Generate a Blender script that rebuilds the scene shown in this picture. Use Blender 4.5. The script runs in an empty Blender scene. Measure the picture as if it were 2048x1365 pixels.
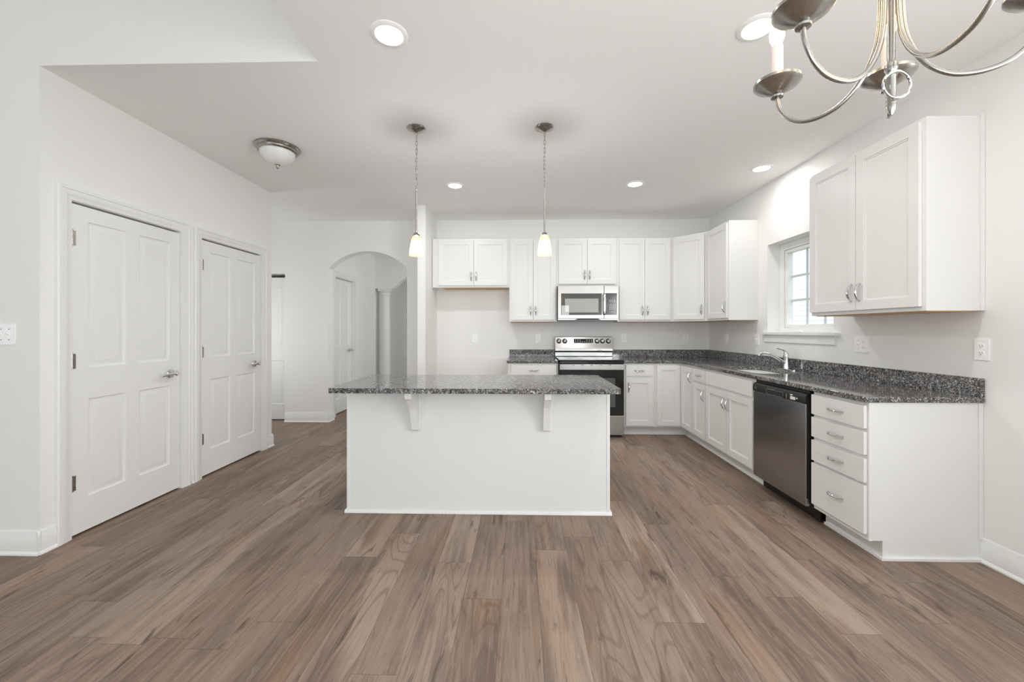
import bpy, bmesh, math, random
from math import pi, sin, cos, sqrt, atan2
from mathutils import Vector, Matrix
random.seed(7)
S = bpy.context.scene
COL = S.collection

# ------------------------------------------------------------------ camera, sky, daylight, exposure
F_PX, CX, CY, YAW, EYE = 792.5, 1023.3, 660.2, 0.0239, 1.267
cd = bpy.data.cameras.new('camera'); cam = bpy.data.objects.new('camera', cd); COL.objects.link(cam)
cam.location = (0, 0, EYE); cam.rotation_euler = (pi / 2, 0, YAW)
cd.sensor_fit = 'HORIZONTAL'; cd.sensor_width = 36.0
cd.lens = 36.0 * F_PX / 2048
cd.shift_x = -(CX - 1024) / 2048
cd.shift_y = (CY - 682.5) / 2048
cd.clip_start = 0.05
S.camera = cam
S.view_settings.view_transform = 'Standard'
S.view_settings.look = 'None'
S.view_settings.gamma = 1
S.view_settings.use_curve_mapping = False
S.view_settings.exposure = -0.04
S.cycles.max_bounces = 12
S.cycles.diffuse_bounces = 8
S.cycles.glossy_bounces = 6
S.cycles.caustics_reflective = False
S.cycles.caustics_refractive = False
S.cycles.sample_clamp_indirect = 6
S.cycles.use_denoising = True

W = bpy.data.worlds.new('sky'); S.world = W; W.use_nodes = True
W.node_tree.nodes['Background'].inputs[0].default_value = (0.86, 0.94, 1.0, 1)
W.node_tree.nodes['Background'].inputs[1].default_value = 2.4

def area(name, loc, rot, sx, sy, power, color=(1, 1, 1)):
    l = bpy.data.lights.new(name, 'AREA'); l.shape = 'RECTANGLE'; l.size = sx; l.size_y = sy
    l.energy = power; l.color = color
    o = bpy.data.objects.new(name, l); COL.objects.link(o); o.location = loc; o.rotation_euler = rot
    return o
# daylight through the glazing behind the camera, then unseen lamps added as fill
DAY = (0.945, 0.98, 1.0)
area('daylight_patio_door', (0.55, -1.12, 1.07), (pi / 2 + math.radians(78), 0, 0), 2.5, 2.0, 60, DAY)       # turned steeply up as added fill for the ceiling
area('fill_dining_side', (2.50, -0.30, 1.5), (pi / 2, 0, pi / 2), 1.5, 1.3, 56, DAY)  # added lamp from the right, brightens the left wall and doors
area('daylight_living_window', (-3.6, -4.96, 1.5), (pi / 2, 0, 0), 2.8, 2.2, 58, DAY)
area('fill_foyer', (0.42, 6.3, 1.5), (pi / 2 + .3, 0, pi / 2), 1.0, 1.6, 20, DAY)  # unseen lamp added to brighten the hall beyond the arch
area('fill_recess', (-4.36, 4.62, 1.4), (pi / 2 + .15, 0, -pi / 2), .6, 1.6, 14, DAY)  # added lamp inside the closed recess, lifts the arch wall

# ------------------------------------------------------------------ room dimensions (metres)
XL, XR, YC, YB, H = -2.721, 2.521, 2.175, 5.38, 2.762
YL2 = 4.259                      # far end of the wall with the two doors
CT, CB = 0.900, 0.868            # worktop top and underside

# ------------------------------------------------------------------ materials
def new_mat(name):
    m = bpy.data.materials.new(name); m.use_nodes = True
    nt = m.node_tree; b = nt.nodes['Principled BSDF']
    return m, nt, b
def pbr(name, col, rough=.5, metal=0., spec=.5, noise=0., nscale=40, bump=0., coat=0.):
    m, nt, b = new_mat(name)
    b.inputs['Base Color'].default_value = (*col, 1); b.inputs['Roughness'].default_value = rough
    b.inputs['Metallic'].default_value = metal; b.inputs['Specular IOR Level'].default_value = spec
    b.inputs['Coat Weight'].default_value = coat
    n = nt.nodes.new('ShaderNodeTexNoise'); n.inputs['Scale'].default_value = nscale; n.inputs['Detail'].default_value = 4
    tc = nt.nodes.new('ShaderNodeTexCoord'); nt.links.new(tc.outputs['Object'], n.inputs['Vector'])
    if noise:
        mx = nt.nodes.new('ShaderNodeMix'); mx.data_type = 'RGBA'
        mx.inputs[6].default_value = (*[c * (1 - noise) for c in col], 1); mx.inputs[7].default_value = (*[min(1, c * (1 + noise)) for c in col], 1)
        nt.links.new(n.outputs['Fac'], mx.inputs[0]); nt.links.new(mx.outputs[2], b.inputs['Base Color'])
    if bump:
        bp = nt.nodes.new('ShaderNodeBump'); bp.inputs['Strength'].default_value = bump; bp.inputs['Distance'].default_value = .002
        nt.links.new(n.outputs['Fac'], bp.inputs['Height']); nt.links.new(bp.outputs[0], b.inputs['Normal'])
    return m
def emis(name, col, strength):
    m, nt, b = new_mat(name)
    b.inputs['Base Color'].default_value = (*col, 1)
    b.inputs['Emission Color'].default_value = (*col, 1); b.inputs['Emission Strength'].default_value = strength
    return m
def brushed(name, col, rough, axis='x'):
    m, nt, b = new_mat(name)
    b.inputs['Metallic'].default_value = 1
    tc = nt.nodes.new('ShaderNodeTexCoord'); mp = nt.nodes.new('ShaderNodeMapping')
    mp.inputs['Scale'].default_value = {'x': (3, 400, 400), 'z': (400, 400, 3), 'n': (60, 60, 60)}[axis]
    n = nt.nodes.new('ShaderNodeTexNoise'); n.inputs['Scale'].default_value = 1; n.inputs['Detail'].default_value = 3
    nt.links.new(tc.outputs['Object'], mp.inputs['Vector']); nt.links.new(mp.outputs[0], n.inputs['Vector'])
    r = nt.nodes.new('ShaderNodeMapRange'); r.inputs[3].default_value = rough * .8; r.inputs[4].default_value = rough * 1.25
    nt.links.new(n.outputs['Fac'], r.inputs[0]); nt.links.new(r.outputs[0], b.inputs['Roughness'])
    mx = nt.nodes.new('ShaderNodeMix'); mx.data_type = 'RGBA'
    mx.inputs[6].default_value = (*[c * .93 for c in col], 1); mx.inputs[7].default_value = (*[min(1, c * 1.07) for c in col], 1)
    nt.links.new(n.outputs['Fac'], mx.inputs[0]); nt.links.new(mx.outputs[2], b.inputs['Base Color'])
    return m

MAT = {}
MAT['wall'] = pbr('wall_paint', (.85, .845, .83), .75, spec=.3, noise=.01, nscale=60, bump=.02)
MAT['ceiling'] = pbr('ceiling_paint', (.90, .897, .89), .85, spec=.2, noise=.01, nscale=30)
MAT['trim'] = pbr('trim_paint', (.82, .82, .806), .38, spec=.45, noise=.008, nscale=20)
MAT['cab'] = pbr('cabinet_paint', (.79, .786, .77), .36, spec=.45, noise=.008, nscale=15)
MAT['ply'] = pbr('birch_plywood', (.62, .40, .20), .55, noise=.18, nscale=18)
MAT['dark'] = pbr('dark_gap', (.02, .02, .02), .7)
MAT['nickel'] = brushed('brushed_nickel', (.40, .385, .36), .27, 'n')
MAT['chrome'] = pbr('chrome', (.78, .78, .78), .08, 1, noise=.02)
MAT['chrome_dark'] = pbr('dark_chrome', (.22, .22, .22), .15, 1, noise=.02)
MAT['steel'] = brushed('stainless_steel', (.42, .412, .40), .22, 'x')
MAT['dwsteel'] = brushed('stainless_door', (.46, .47, .485), .20, 'z')
MAT['blackglass'] = pbr('black_glass', (.010, .010, .011), .06, spec=.4)
MAT['greyglass'] = pbr('oven_window_glass', (.09, .09, .09), .08, spec=.6)
MAT['mwglass'] = pbr('microwave_window_screen', (.36, .36, .35), .12, spec=.6)
MAT['mwblack'] = pbr('microwave_black_glass', (.045, .045, .043), .10, spec=.55)
MAT['blackplastic'] = pbr('black_plastic', (.014, .014, .015), .35, noise=.1)
MAT['white'] = pbr('white_plastic', (.93, .93, .915), .3, noise=.005)
MAT['slot'] = pbr('outlet_slot', (.18, .17, .16), .5)
MAT['print'] = pbr('white_print', (.75, .75, .75), .5)
MAT['paper'] = pbr('sticker_paper', (.82, .82, .80), .4, noise=.03)
MAT['film'] = pbr('clear_film_sticker', (.55, .55, .53), .15, noise=.3, nscale=70)
MAT['frost'] = pbr('frosted_glass_bowl', (.80, .80, .78), .25, spec=.5, noise=.03, nscale=12)
MAT['candle'] = pbr('candle_sleeve', (.86, .80, .77), .45, noise=.01)
MAT['lens'] = emis('downlight_lens', (1, .985, .95), 7)
MAT['bulb'] = emis('candle_bulb', (1, .66, .32), 22.0)
MAT['vinyl'] = pbr('window_vinyl', (.84, .84, .83), .35, noise=.005)
MAT['muntin'] = pbr('window_muntin', (.60, .63, .66), .4, noise=.005)
MAT['siding'] = pbr('vinyl_siding', (.80, .84, .88), .6, noise=.02, nscale=5)
MAT['grass'] = pbr('lawn', (.12, .2, .07), .9, noise=.3, nscale=30)
MAT['sink'] = brushed('sink_steel', (.70, .69, .67), .22, 'x')

def glass_mat():
    m, nt, b = new_mat('window_glass'); nt.nodes.remove(b)
    t = nt.nodes.new('ShaderNodeBsdfTransparent'); g = nt.nodes.new('ShaderNodeBsdfGlossy'); g.inputs['Roughness'].default_value = .02
    mx = nt.nodes.new('ShaderNodeMixShader'); mx.inputs[0].default_value = .05
    nt.links.new(t.outputs[0], mx.inputs[1]); nt.links.new(g.outputs[0], mx.inputs[2])
    nt.links.new(mx.outputs[0], nt.nodes['Material Output'].inputs[0])
    return m
MAT['glass'] = glass_mat()
def shade_mat():
    m, nt, b = new_mat('pendant_shade_glass'); nt.nodes.remove(b)
    t = nt.nodes.new('ShaderNodeBsdfTranslucent'); t.inputs[0].default_value = (.085, .066, .040, 1)
    d = nt.nodes.new('ShaderNodeBsdfDiffuse'); d.inputs[0].default_value = (.085, .066, .040, 1)
    g = nt.nodes.new('ShaderNodeBsdfGlossy'); g.inputs['Roughness'].default_value = .2
    m1 = nt.nodes.new('ShaderNodeMixShader'); m1.inputs[0].default_value = .45
    m2 = nt.nodes.new('ShaderNodeMixShader'); m2.inputs[0].default_value = .04
    nt.links.new(t.outputs[0], m1.inputs[1]); nt.links.new(d.outputs[0], m1.inputs[2])
    nt.links.new(m1.outputs[0], m2.inputs[1]); nt.links.new(g.outputs[0], m2.inputs[2])
    tr = nt.nodes.new('ShaderNodeBsdfTransparent'); m3 = nt.nodes.new('ShaderNodeMixShader'); m3.inputs[0].default_value = .45
    nt.links.new(m2.outputs[0], m3.inputs[1]); nt.links.new(tr.outputs[0], m3.inputs[2])
    nt.links.new(m3.outputs[0], nt.nodes['Material Output'].inputs[0])
    return m
MAT['shade'] = shade_mat()

class NT:                                         # small node-graph builder
    def __init__(s, nt): s.nt = nt
    def n(s, t, **k):
        nd = s.nt.nodes.new(t)
        for a, v in k.items(): setattr(nd, a, v)
        return nd
    def put(s, sock, v):
        if hasattr(v, 'is_output') or hasattr(v, 'links'): s.nt.links.new(v, sock)
        else: sock.default_value = v
    def m(s, op, a, b=0., c=None):
        nd = s.n('ShaderNodeMath', operation=op); s.put(nd.inputs[0], a); s.put(nd.inputs[1], b)
        if c is not None: s.put(nd.inputs[2], c)
        return nd.outputs[0]
    def xyz(s, x, y, z=0.):
        nd = s.n('ShaderNodeCombineXYZ'); s.put(nd.inputs[0], x); s.put(nd.inputs[1], y); s.put(nd.inputs[2], z); return nd.outputs[0]
    def noise(s, v, scale=1., det=3., dist=0., rough=.5):
        nd = s.n('ShaderNodeTexNoise'); s.put(nd.inputs['Vector'], v); nd.inputs['Scale'].default_value = scale
        nd.inputs['Detail'].default_value = det; nd.inputs['Distortion'].default_value = dist; nd.inputs['Roughness'].default_value = rough
        return nd.outputs['Fac']
    def ramp(s, f, stops, interp='LINEAR'):
        nd = s.n('ShaderNodeValToRGB'); nd.color_ramp.interpolation = interp
        e = nd.color_ramp.elements
        while len(e) < len(stops): e.new(0.5)
        for el, (p, c) in zip(e, stops): el.position = p; el.color = (*c, 1) if len(c) == 3 else c
        s.put(nd.inputs[0], f); return nd.outputs[0]
    def mix(s, f, a, b, blend='MIX'):
        nd = s.n('ShaderNodeMix', data_type='RGBA', blend_type=blend)
        s.put(nd.inputs[0], f)
        for i, v in ((6, a), (7, b)):
            if isinstance(v, tuple): nd.inputs[i].default_value = (*v, 1)
            else: s.put(nd.inputs[i], v)
        return nd.outputs[2]
    def rng(s, f, a, b, c, d):
        nd = s.n('ShaderNodeMapRange'); s.put(nd.inputs[0], f)
        for i, v in enumerate((a, b, c, d)): nd.inputs[i + 1].default_value = v
        return nd.outputs[0]

def floor_mat():                                  # wide vinyl oak planks running away from the camera
    m, nt, b = new_mat('vinyl_plank'); g = NT(nt)
    sp = g.n('ShaderNodeSeparateXYZ'); g.put(sp.inputs[0], g.n('ShaderNodeNewGeometry').outputs['Position'])
    X, Y = sp.outputs[0], sp.outputs[1]
    w, L = .178, 1.22
    xs = g.m('DIVIDE', g.m('ADD', X, 20.03), w); c = g.m('FLOOR', xs); fx = g.m('FRACT', xs)
    wn = g.n('ShaderNodeTexWhiteNoise', noise_dimensions='1D'); g.put(wn.inputs['W'], c)
    ys = g.m('ADD', g.m('DIVIDE', Y, L), g.m('MULTIPLY', wn.outputs['Value'], 7.3)); r = g.m('FLOOR', ys); fy = g.m('FRACT', ys)
    w2 = g.n('ShaderNodeTexWhiteNoise', noise_dimensions='2D'); g.put(w2.inputs['Vector'], g.xyz(c, r)); idv = w2.outputs['Value']
    sc = g.n('ShaderNodeSeparateColor'); g.put(sc.inputs[0], w2.outputs['Color']); id2 = sc.outputs[1]
    off = g.m('MULTIPLY', idv, 91.7); off2 = g.m('MULTIPLY', id2, 47.3)
    def gv(a, bb): return g.xyz(g.m('ADD', g.m('MULTIPLY', X, a), off), g.m('ADD', g.m('MULTIPLY', Y, bb), off2))
    broad = g.noise(gv(9, 1.1), 1, 3, .6)
    knots = g.noise(gv(16, 2.6), 1, 4, 1.2, .6)
    fine = g.noise(gv(150, 6), 1, 3, .3, .6)
    mid = g.noise(gv(45, 2.2), 1, 4, .5, .6)
    cont = g.noise(gv(5.5, .75), 1, 1.2, .25)
    rings = g.m('SINE', g.m('ADD', g.m('MULTIPLY', cont, 95), g.m('MULTIPLY', mid, 2.5)))
    rings = g.rng(rings, .55, 1, 0, 1)
    base = g.ramp(idv, [(0, (0.165, 0.122, 0.096)), (.2, (0.265, 0.194, 0.148)), (.4, (0.190, 0.134, 0.101)), (.6, (0.350, 0.268, 0.212)), (.8, (0.215, 0.158, 0.125)), (1, (0.300, 0.218, 0.166))])
    base = g.mix(g.rng(broad, .46, .66, 0, .85), base, (0.132, 0.094, 0.073))
    base = g.mix(g.rng(g.noise(gv(5, .8), 1, 2, .3), .54, .75, 0, .65), base, (0.278, 0.160, 0.095))
    base = g.mix(g.rng(mid, .46, .70, 0, .6), base, (0.332, 0.252, 0.199))
    base = g.mix(g.rng(knots, .60, .72, 0, .85), base, (0.068, 0.045, 0.035))
    base = g.mix(g.rng(fine, .50, .72, 0, .42), base, (0.105, 0.073, 0.055))
    base = g.mix(g.rng(g.noise(gv(120, 14), 1, 3, .8, .7), .60, .78, 0, .5), base, (0.437, 0.385, 0.328))
    cg = g.m('MULTIPLY', rings, g.rng(id2, .62, .72, 0, .42))
    base = g.mix(cg, base, (0.122, 0.078, 0.055))
    ed = g.m('MINIMUM', g.m('MINIMUM', fx, g.m('SUBTRACT', 1., fx)), g.m('MULTIPLY', g.m('MINIMUM', fy, g.m('SUBTRACT', 1., fy)), 6.8))
    base = g.mix(g.rng(ed, .0, .012, .55, 0), base, (.05, .037, .03))
    g.put(b.inputs['Base Color'], base)
    g.put(b.inputs['Roughness'], g.rng(fine, .3, .8, .36, .50))
    b.inputs['Specular IOR Level'].default_value = .20
    bp = g.n('ShaderNodeBump'); bp.inputs['Strength'].default_value = .12; bp.inputs['Distance'].default_value = .001
    g.put(bp.inputs['Height'], fine); g.put(b.inputs['Normal'], bp.outputs[0])
    return m
MAT['floor'] = floor_mat()
def granite_mat():
    m, nt, b = new_mat('speckled_granite'); g = NT(nt)
    pos = g.n('ShaderNodeNewGeometry').outputs['Position']
    def vor(scale):
        v = g.n('ShaderNodeTexVoronoi'); v.inputs['Scale'].default_value = scale; g.put(v.inputs['Vector'], pos)
        sc = g.n('ShaderNodeSeparateColor'); g.put(sc.inputs[0], v.outputs['Color']); return sc.outputs[0], sc.outputs[1]
    a, a2 = vor(210); c, c2 = vor(120)
    n = g.noise(pos, 38, 4, .5)
    k = g.m('ADD', g.m('MULTIPLY', a, .55), g.m('ADD', g.m('MULTIPLY', c, .30), g.m('MULTIPLY', g.m('SUBTRACT', n, .5), .55)))
    col = g.ramp(k, [(.10, (.010, .010, .012)), (.26, (.035, .035, .038)), (.42, (.085, .084, .086)), (.58, (.20, .20, .205)), (.72, (.40, .395, .39)), (.86, (.62, .60, .58))])
    col = g.mix(g.rng(c2, .86, .90, 0, .45), col, (.14, .085, .06))
    g.put(b.inputs['Base Color'], col); b.inputs['Roughness'].default_value = .07; b.inputs['Specular IOR Level'].default_value = .85
    return m
MAT['granite'] = granite_mat()

# ------------------------------------------------------------------ mesh helpers
class MB:
    def __init__(s): s.bm = bmesh.new()
    def box(s, x0, x1, y0, y1, z0, z1):
        v = [s.bm.verts.new(p) for p in ((x0, y0, z0), (x1, y0, z0), (x1, y1, z0), (x0, y1, z0), (x0, y0, z1), (x1, y0, z1), (x1, y1, z1), (x0, y1, z1))]
        for f in ((0, 3, 2, 1), (4, 5, 6, 7), (0, 1, 5, 4), (1, 2, 6, 5), (2, 3, 7, 6), (3, 0, 4, 7)): s.bm.faces.new([v[i] for i in f])
        return s
    def prism(s, poly, axis, a0, a1, holes=()):
        def P(p, a): return {'x': (a, p[0], p[1]), 'y': (p[0], a, p[1]), 'z': (p[0], p[1], a)}[axis]
        loops = [poly, *holes]
        tmp = bmesh.new(); es = []
        for lp in loops:
            vs = [tmp.verts.new((p[0], p[1], 0)) for p in lp]
            for i in range(len(vs)): es.append(tmp.edges.new((vs[i], vs[(i + 1) % len(vs)])))
        bmesh.ops.triangle_fill(tmp, use_beauty=True, use_dissolve=False, edges=es)
        tris = [[(v.co.x, v.co.y) for v in f.verts] for f in tmp.faces]; tmp.free()
        cache = {}
        def V(p, a):
            k = (round(p[0], 6), round(p[1], 6), a)
            if k not in cache: cache[k] = s.bm.verts.new(P(p, a))
            return cache[k]
        for t in tris:
            for a in (a0, a1):
                try: s.bm.faces.new([V(p, a) for p in t])
                except ValueError: pass
        for lp in loops:
            for i in range(len(lp)):
                p, q = lp[i], lp[(i + 1) % len(lp)]
                try: s.bm.faces.new([V(p, a0), V(q, a0), V(q, a1), V(p, a1)])
                except ValueError: pass
        return s
    def lathe(s, prof, n=32, c=(0, 0, 0), axis='z'):
        rings = []
        for r, h in prof:
            ring = []
            for i in range(n):
                a = 2 * pi * i / n
                p = {'z': (r * cos(a), r * sin(a), h), 'y': (r * cos(a), h, r * sin(a)), 'x': (h, r * cos(a), r * sin(a))}[axis]
                ring.append(s.bm.verts.new((p[0] + c[0], p[1] + c[1], p[2] + c[2])))
            rings.append(ring)
        for A, B in zip(rings, rings[1:]):
            for i in range(n): s.bm.faces.new((A[i], A[(i + 1) % n], B[(i + 1) % n], B[i]))
        for R in (rings[0], rings[-1]):
            s.bm.faces.new(R)
        return s
    def tube(s, pts, rad, n=10, closed=False, flat=None):
        pts = [Vector(p) for p in pts]; N = len(pts)
        rads = rad if isinstance(rad, (list, tuple)) else [rad] * N
        rings = []; up = None
        for i, p in enumerate(pts):
            a = pts[(i - 1) % N] if closed or i > 0 else p; b = pts[(i + 1) % N] if closed or i < N - 1 else p
            t = (b - a).normalized()
            if up is None:
                up = Vector((0, 0, 1)) if abs(t.z) < .9 else Vector((1, 0, 0))
            u = t.cross(up).normalized(); v = u.cross(t).normalized(); up = v
            fu, fv = flat or (1, 1)
            rings.append([s.bm.verts.new(p + (u * cos(2 * pi * k / n) * fu + v * sin(2 * pi * k / n) * fv) * rads[i]) for k in range(n)])
        prs = list(zip(rings, rings[1:])) + ([(rings[-1], rings[0])] if closed else [])
        for A, B in prs:
            for k in range(n): s.bm.faces.new((A[k], A[(k + 1) % n], B[(k + 1) % n], B[k]))
        if not closed: s.bm.faces.new(rings[0]); s.bm.faces.new(rings[-1])
        return s
    def panel(s, x0, x1, z0, z1, yf, yb, rects, rings, edge=0.0):
        """a door slab, front at yf (towards -y), with moulded panels: rings = (inset, depth)"""
        bm = s.bm
        xs = sorted({x0, x1, *[r[0] for r in rects], *[r[1] for r in rects]}); zs = sorted({z0, z1, *[r[2] for r in rects], *[r[3] for r in rects]})
        for i in range(len(xs) - 1):
            for j in range(len(zs) - 1):
                cx, cz = (xs[i] + xs[i + 1]) / 2, (zs[j] + zs[j + 1]) / 2
                if any(r[0] < cx < r[1] and r[2] < cz < r[3] for r in rects): continue
                bm.faces.new([bm.verts.new(p) for p in ((xs[i], yf, zs[j]), (xs[i + 1], yf, zs[j]), (xs[i + 1], yf, zs[j + 1]), (xs[i], yf, zs[j + 1]))])
        for r in rects:
            prev = None
            for ins, d in rings:
                lp = [bm.verts.new(p) for p in ((r[0] + ins, yf + d, r[2] + ins), (r[1] - ins, yf + d, r[2] + ins), (r[1] - ins, yf + d, r[3] - ins), (r[0] + ins, yf + d, r[3] - ins))]
                if prev:
                    for k in range(4): bm.faces.new((prev[k], prev[(k + 1) % 4], lp[(k + 1) % 4], lp[k]))
                prev = lp
            bm.faces.new(prev)
        q = [(x0, z0), (x1, z0), (x1, z1), (x0, z1)]
        for k in range(4):
            a, b = q[k], q[(k + 1) % 4]
            bm.faces.new([bm.verts.new(p) for p in ((a[0], yf, a[1]), (a[0], yb, a[1]), (b[0], yb, b[1]), (b[0], yf, b[1]))])
        bm.faces.new([bm.verts.new((p[0], yb, p[1])) for p in q])
        bmesh.ops.remove_doubles(bm, verts=bm.verts, dist=1e-5)
        return s
    def sweep_u(s, x0, x1, z1, prof, z0=0.0):
        """door casing: prof = (offset outward from the opening, y) swept up, across, and down with mitres"""
        st = [lambda t: (x0 - t, z0), lambda t: (x0 - t, z1 + t), lambda t: (x1 + t, z1 + t), lambda t: (x1 + t, z0)]
        rows = [[s.bm.verts.new((f(t)[0], y, f(t)[1])) for t, y in prof] for f in st]
        for A, B in zip(rows, rows[1:]):
            for k in range(len(prof)):
                k2 = (k + 1) % len(prof); s.bm.faces.new((A[k], A[k2], B[k2], B[k]))
        s.bm.faces.new(rows[0]); s.bm.faces.new(rows[-1])
        return s
    def xf(s, M): bmesh.ops.transform(s.bm, matrix=M, verts=s.bm.verts); return s

def obj(name, mb, mat, parent=None, bevel=0.0, ang=35, seg=2):
    bm = mb.bm
    bmesh.ops.recalc_face_normals(bm, faces=bm.faces)
    me = bpy.data.meshes.new(name); bm.to_mesh(me); bm.free()
    me.polygons.foreach_set('use_smooth', [True] * len(me.polygons))
    me.set_sharp_from_angle(angle=math.radians(ang))
    me.materials.append(MAT[mat])
    o = bpy.data.objects.new(name, me); COL.objects.link(o)
    if parent: o.parent = parent
    if bevel:
        b = o.modifiers.new('bevel', 'BEVEL'); b.width = bevel; b.segments = seg; b.limit_method = 'ANGLE'; b.angle_limit = math.radians(40); b.harden_normals = True
    return o
def tag(o, label, cat, group=None, kind=None):
    o['label'] = label; o['category'] = cat
    if group: o['group'] = group
    if kind: o['kind'] = kind
    return o
def thing(name, label, cat, loc=(0, 0, 0), rz=0., group=None):
    o = bpy.data.objects.new(name, None); COL.objects.link(o); o.empty_display_size = .1
    o.location = loc; o.rotation_euler = (0, 0, rz)
    return tag(o, label, cat, group)
def struct(name, mb, mat, label, cat, bevel=0., parent=None):
    o = obj(name, mb, mat, parent, bevel)
    return tag(o, label, cat, kind='structure')
def dup(root, loc, label, rz=None):
    c = root.copy(); COL.objects.link(c); c.location = loc; c['label'] = label
    if rz is not None: c.rotation_euler = (0, 0, rz)
    for ch in list(root.children):
        k = ch.copy(); COL.objects.link(k); k.parent = c
        for g in list(ch.children):
            d = g.copy(); COL.objects.link(d); d.parent = k
    return c
FACE_CAM, FACE_LEFT, FACE_RIGHT = 0., -pi / 2, pi / 2     # which way a front (local -y) looks

# ------------------------------------------------------------------ the room
struct('floor', MB().box(-7.2, XR + .2, -5.2, 9.2, -.12, 0), 'floor', 'grey-brown wood-look plank floor running through the kitchen', 'floor')
struct('ceiling', MB().prism([(-1.127, -1.16), (XR + .2, -1.16), (XR + .2, 5.53), (-4.4, 5.53), (-4.4, 2.29), (XL - .001, 2.29), (XL - .001, 2.176), (-1.127, 2.176)], 'z', H - .0008, H + .12), 'ceiling', 'flat white ceiling over the kitchen', 'ceiling')
struct('ceiling_living', MB().box(-7.2, -1.0, -5.2, 2.29, 4.2, 4.3), 'ceiling', 'high white ceiling of the living room beside the kitchen', 'ceiling')
struct('trim_1', MB().box(-1.128, -1.0, -5.02, YC, H, 4.2), 'wall', 'white side of the drop from high ceiling to kitchen ceiling', 'ceiling drop')
struct('wall_living', MB().prism([(-7.2, 0), (XL, 0), (XL, H), (-1.128, H), (-1.0, H), (-1.0, 4.2), (-7.2, 4.2)], 'y', YC, 2.29), 'wall', 'white wall with the double switch, rising into the high ceiling', 'wall')
arc = []
ax0, ax1, asp, asg = -2.651, -1.559, 2.113, .231
aR = ((ax1 - ax0) ** 2 / 4 + asg ** 2) / (2 * asg); acx = (ax0 + ax1) / 2; acz = asp + asg - aR
a0 = atan2(asp - acz, ax0 - acx); a1 = atan2(asp - acz, ax1 - acx)
for i in range(25):
    a = a0 + (a1 - a0) * i / 24; arc.append((acx + aR * cos(a), acz + aR * sin(a)))
struct('wall_back', MB().prism([(-4.4, 0), (-4.05, 0), (-4.05, 2.045), (-3.25, 2.045), (-3.25, 0), (ax0, 0)] + arc + [(ax1, 0), (XR + .2, 0), (XR + .2, H), (-4.4, H)], 'y', YB, YB + .15), 'wall',
       'white back wall with the arched opening and the kitchen cabinets', 'wall')
WY0, WY1, WZ0, WZ1 = 3.26, 4.117, 1.242, 2.133
struct('wall_right', MB().prism([(-1.15, 0), (5.38, 0), (5.38, H), (-1.15, H)], 'x', XR, XR + .20, holes=[[(WY0, WZ0), (WY1, WZ0), (WY1, WZ1), (WY0, WZ1)], [(-1.1, .8), (.5, .8), (.5, 2.2), (-1.1, 2.2)]]), 'wall', 'white right wall holding the sink window', 'wall')
D1, D2 = (2.332, 3.100), (3.308, 4.078)
struct('wall_left', MB().prism([(2.29, 0), (D1[0], 0), (D1[0], 2.05), (D1[1], 2.05), (D1[1], 0), (D2[0], 0), (D2[0], 2.05), (D2[1], 2.05), (D2[1], 0), (YL2, 0), (YL2, H), (2.29, H)], 'x', XL - .115, XL), 'wall', 'white left wall with two closet doors', 'wall')
struct('wall_closet', MB().box(-4.4, XL - .115, YL2 - .115, YL2, 0, H), 'wall', 'white end wall of the closets facing the bifold door', 'wall')
struct('wall_recess', MB().box(-4.5, -4.4, 2.29, 5.53, 0, H), 'wall', 'white wall closing the recess beside the bifold door', 'wall')
struct('wall_fin', MB().box(-1.242, -1.147, 4.722, YB, 0, H), 'wall', 'short white wall end standing between arch and fridge space', 'wall')
struct('wall_rear', MB().prism([(-1.0, 0), (XR + .2, 0), (XR + .2, H + .12), (-1.0, H + .12)], 'y', -1.35, -1.15, holes=[[(-.75, .02), (1.85, .02), (1.85, 2.12), (-.75, 2.12)]]), 'wall', 'white dining wall with the patio door, behind the viewer', 'wall')
struct('wall_living_rear', MB().prism([(-7.2, 0), (-1.0, 0), (-1.0, 4.2), (-7.2, 4.2)], 'y', -5.2, -5.02, holes=[[(-5.0, .4), (-2.2, .4), (-2.2, 2.6), (-5.0, 2.6)]]), 'wall', 'white rear wall of the living room with its window', 'wall')
struct('wall_divider', MB().box(-1.128, -1.0, -5.02, -1.15, 0, H), 'wall', 'white wall between living room and patio', 'wall')
struct('wall_side', MB().prism([(-5.2, 0), (2.175, 0), (2.175, 4.2), (-5.2, 4.2)], 'x', -7.2, -7.02, holes=[[(-3.5, .5), (-.5, .5), (-.5, 2.5), (-3.5, 2.5)]]), 'wall', 'white side wall of the living room with its window', 'wall')
# foyer beyond the arch
HX = -2.70; HY = 7.26; HH = 2.62
HD = (5.70, 6.37)
struct('wall_hall', MB().prism([(5.53, 0), (HD[0], 0), (HD[0], 2.045), (HD[1], 2.045), (HD[1], 0), (9.2, 0), (9.2, HH), (5.53, HH)], 'x', HX - .115, HX), 'wall', 'white hall wall with a door, seen through the arch', 'wall')
bm_ = [(HX, 2.03), (-2.36, 2.03)]
for i in range(1, 17):
    t = i / 16; xx = -2.36 + 2.0 * t; bR = 1.32; bz = 2.03 + sqrt(bR ** 2 - (xx + 1.36) ** 2) - sqrt(bR ** 2 - 1.0); bm_.append((xx, bz))
struct('wall_beam', MB().prism(bm_ + [(.5, 2.03), (.5, HH), (HX, HH)], 'y', HY, HY + .16), 'wall', 'white beam with an arched underside resting on the hall column', 'beam')
struct('wall_foyer', MB().box(HX, .6, 9.0, 9.2, 0, HH), 'wall', 'white far wall of the foyer behind the column', 'wall')
struct('wall_foyer_right', MB().prism([(5.53, 0), (9.0, 0), (9.0, HH), (5.53, HH)], 'x', .5, .6, holes=[[(5.8, .7), (6.8, .7), (6.8, 2.3), (5.8, 2.3)]]), 'wall', 'white right wall of the foyer, out of sight behind the kitchen', 'wall')
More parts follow.
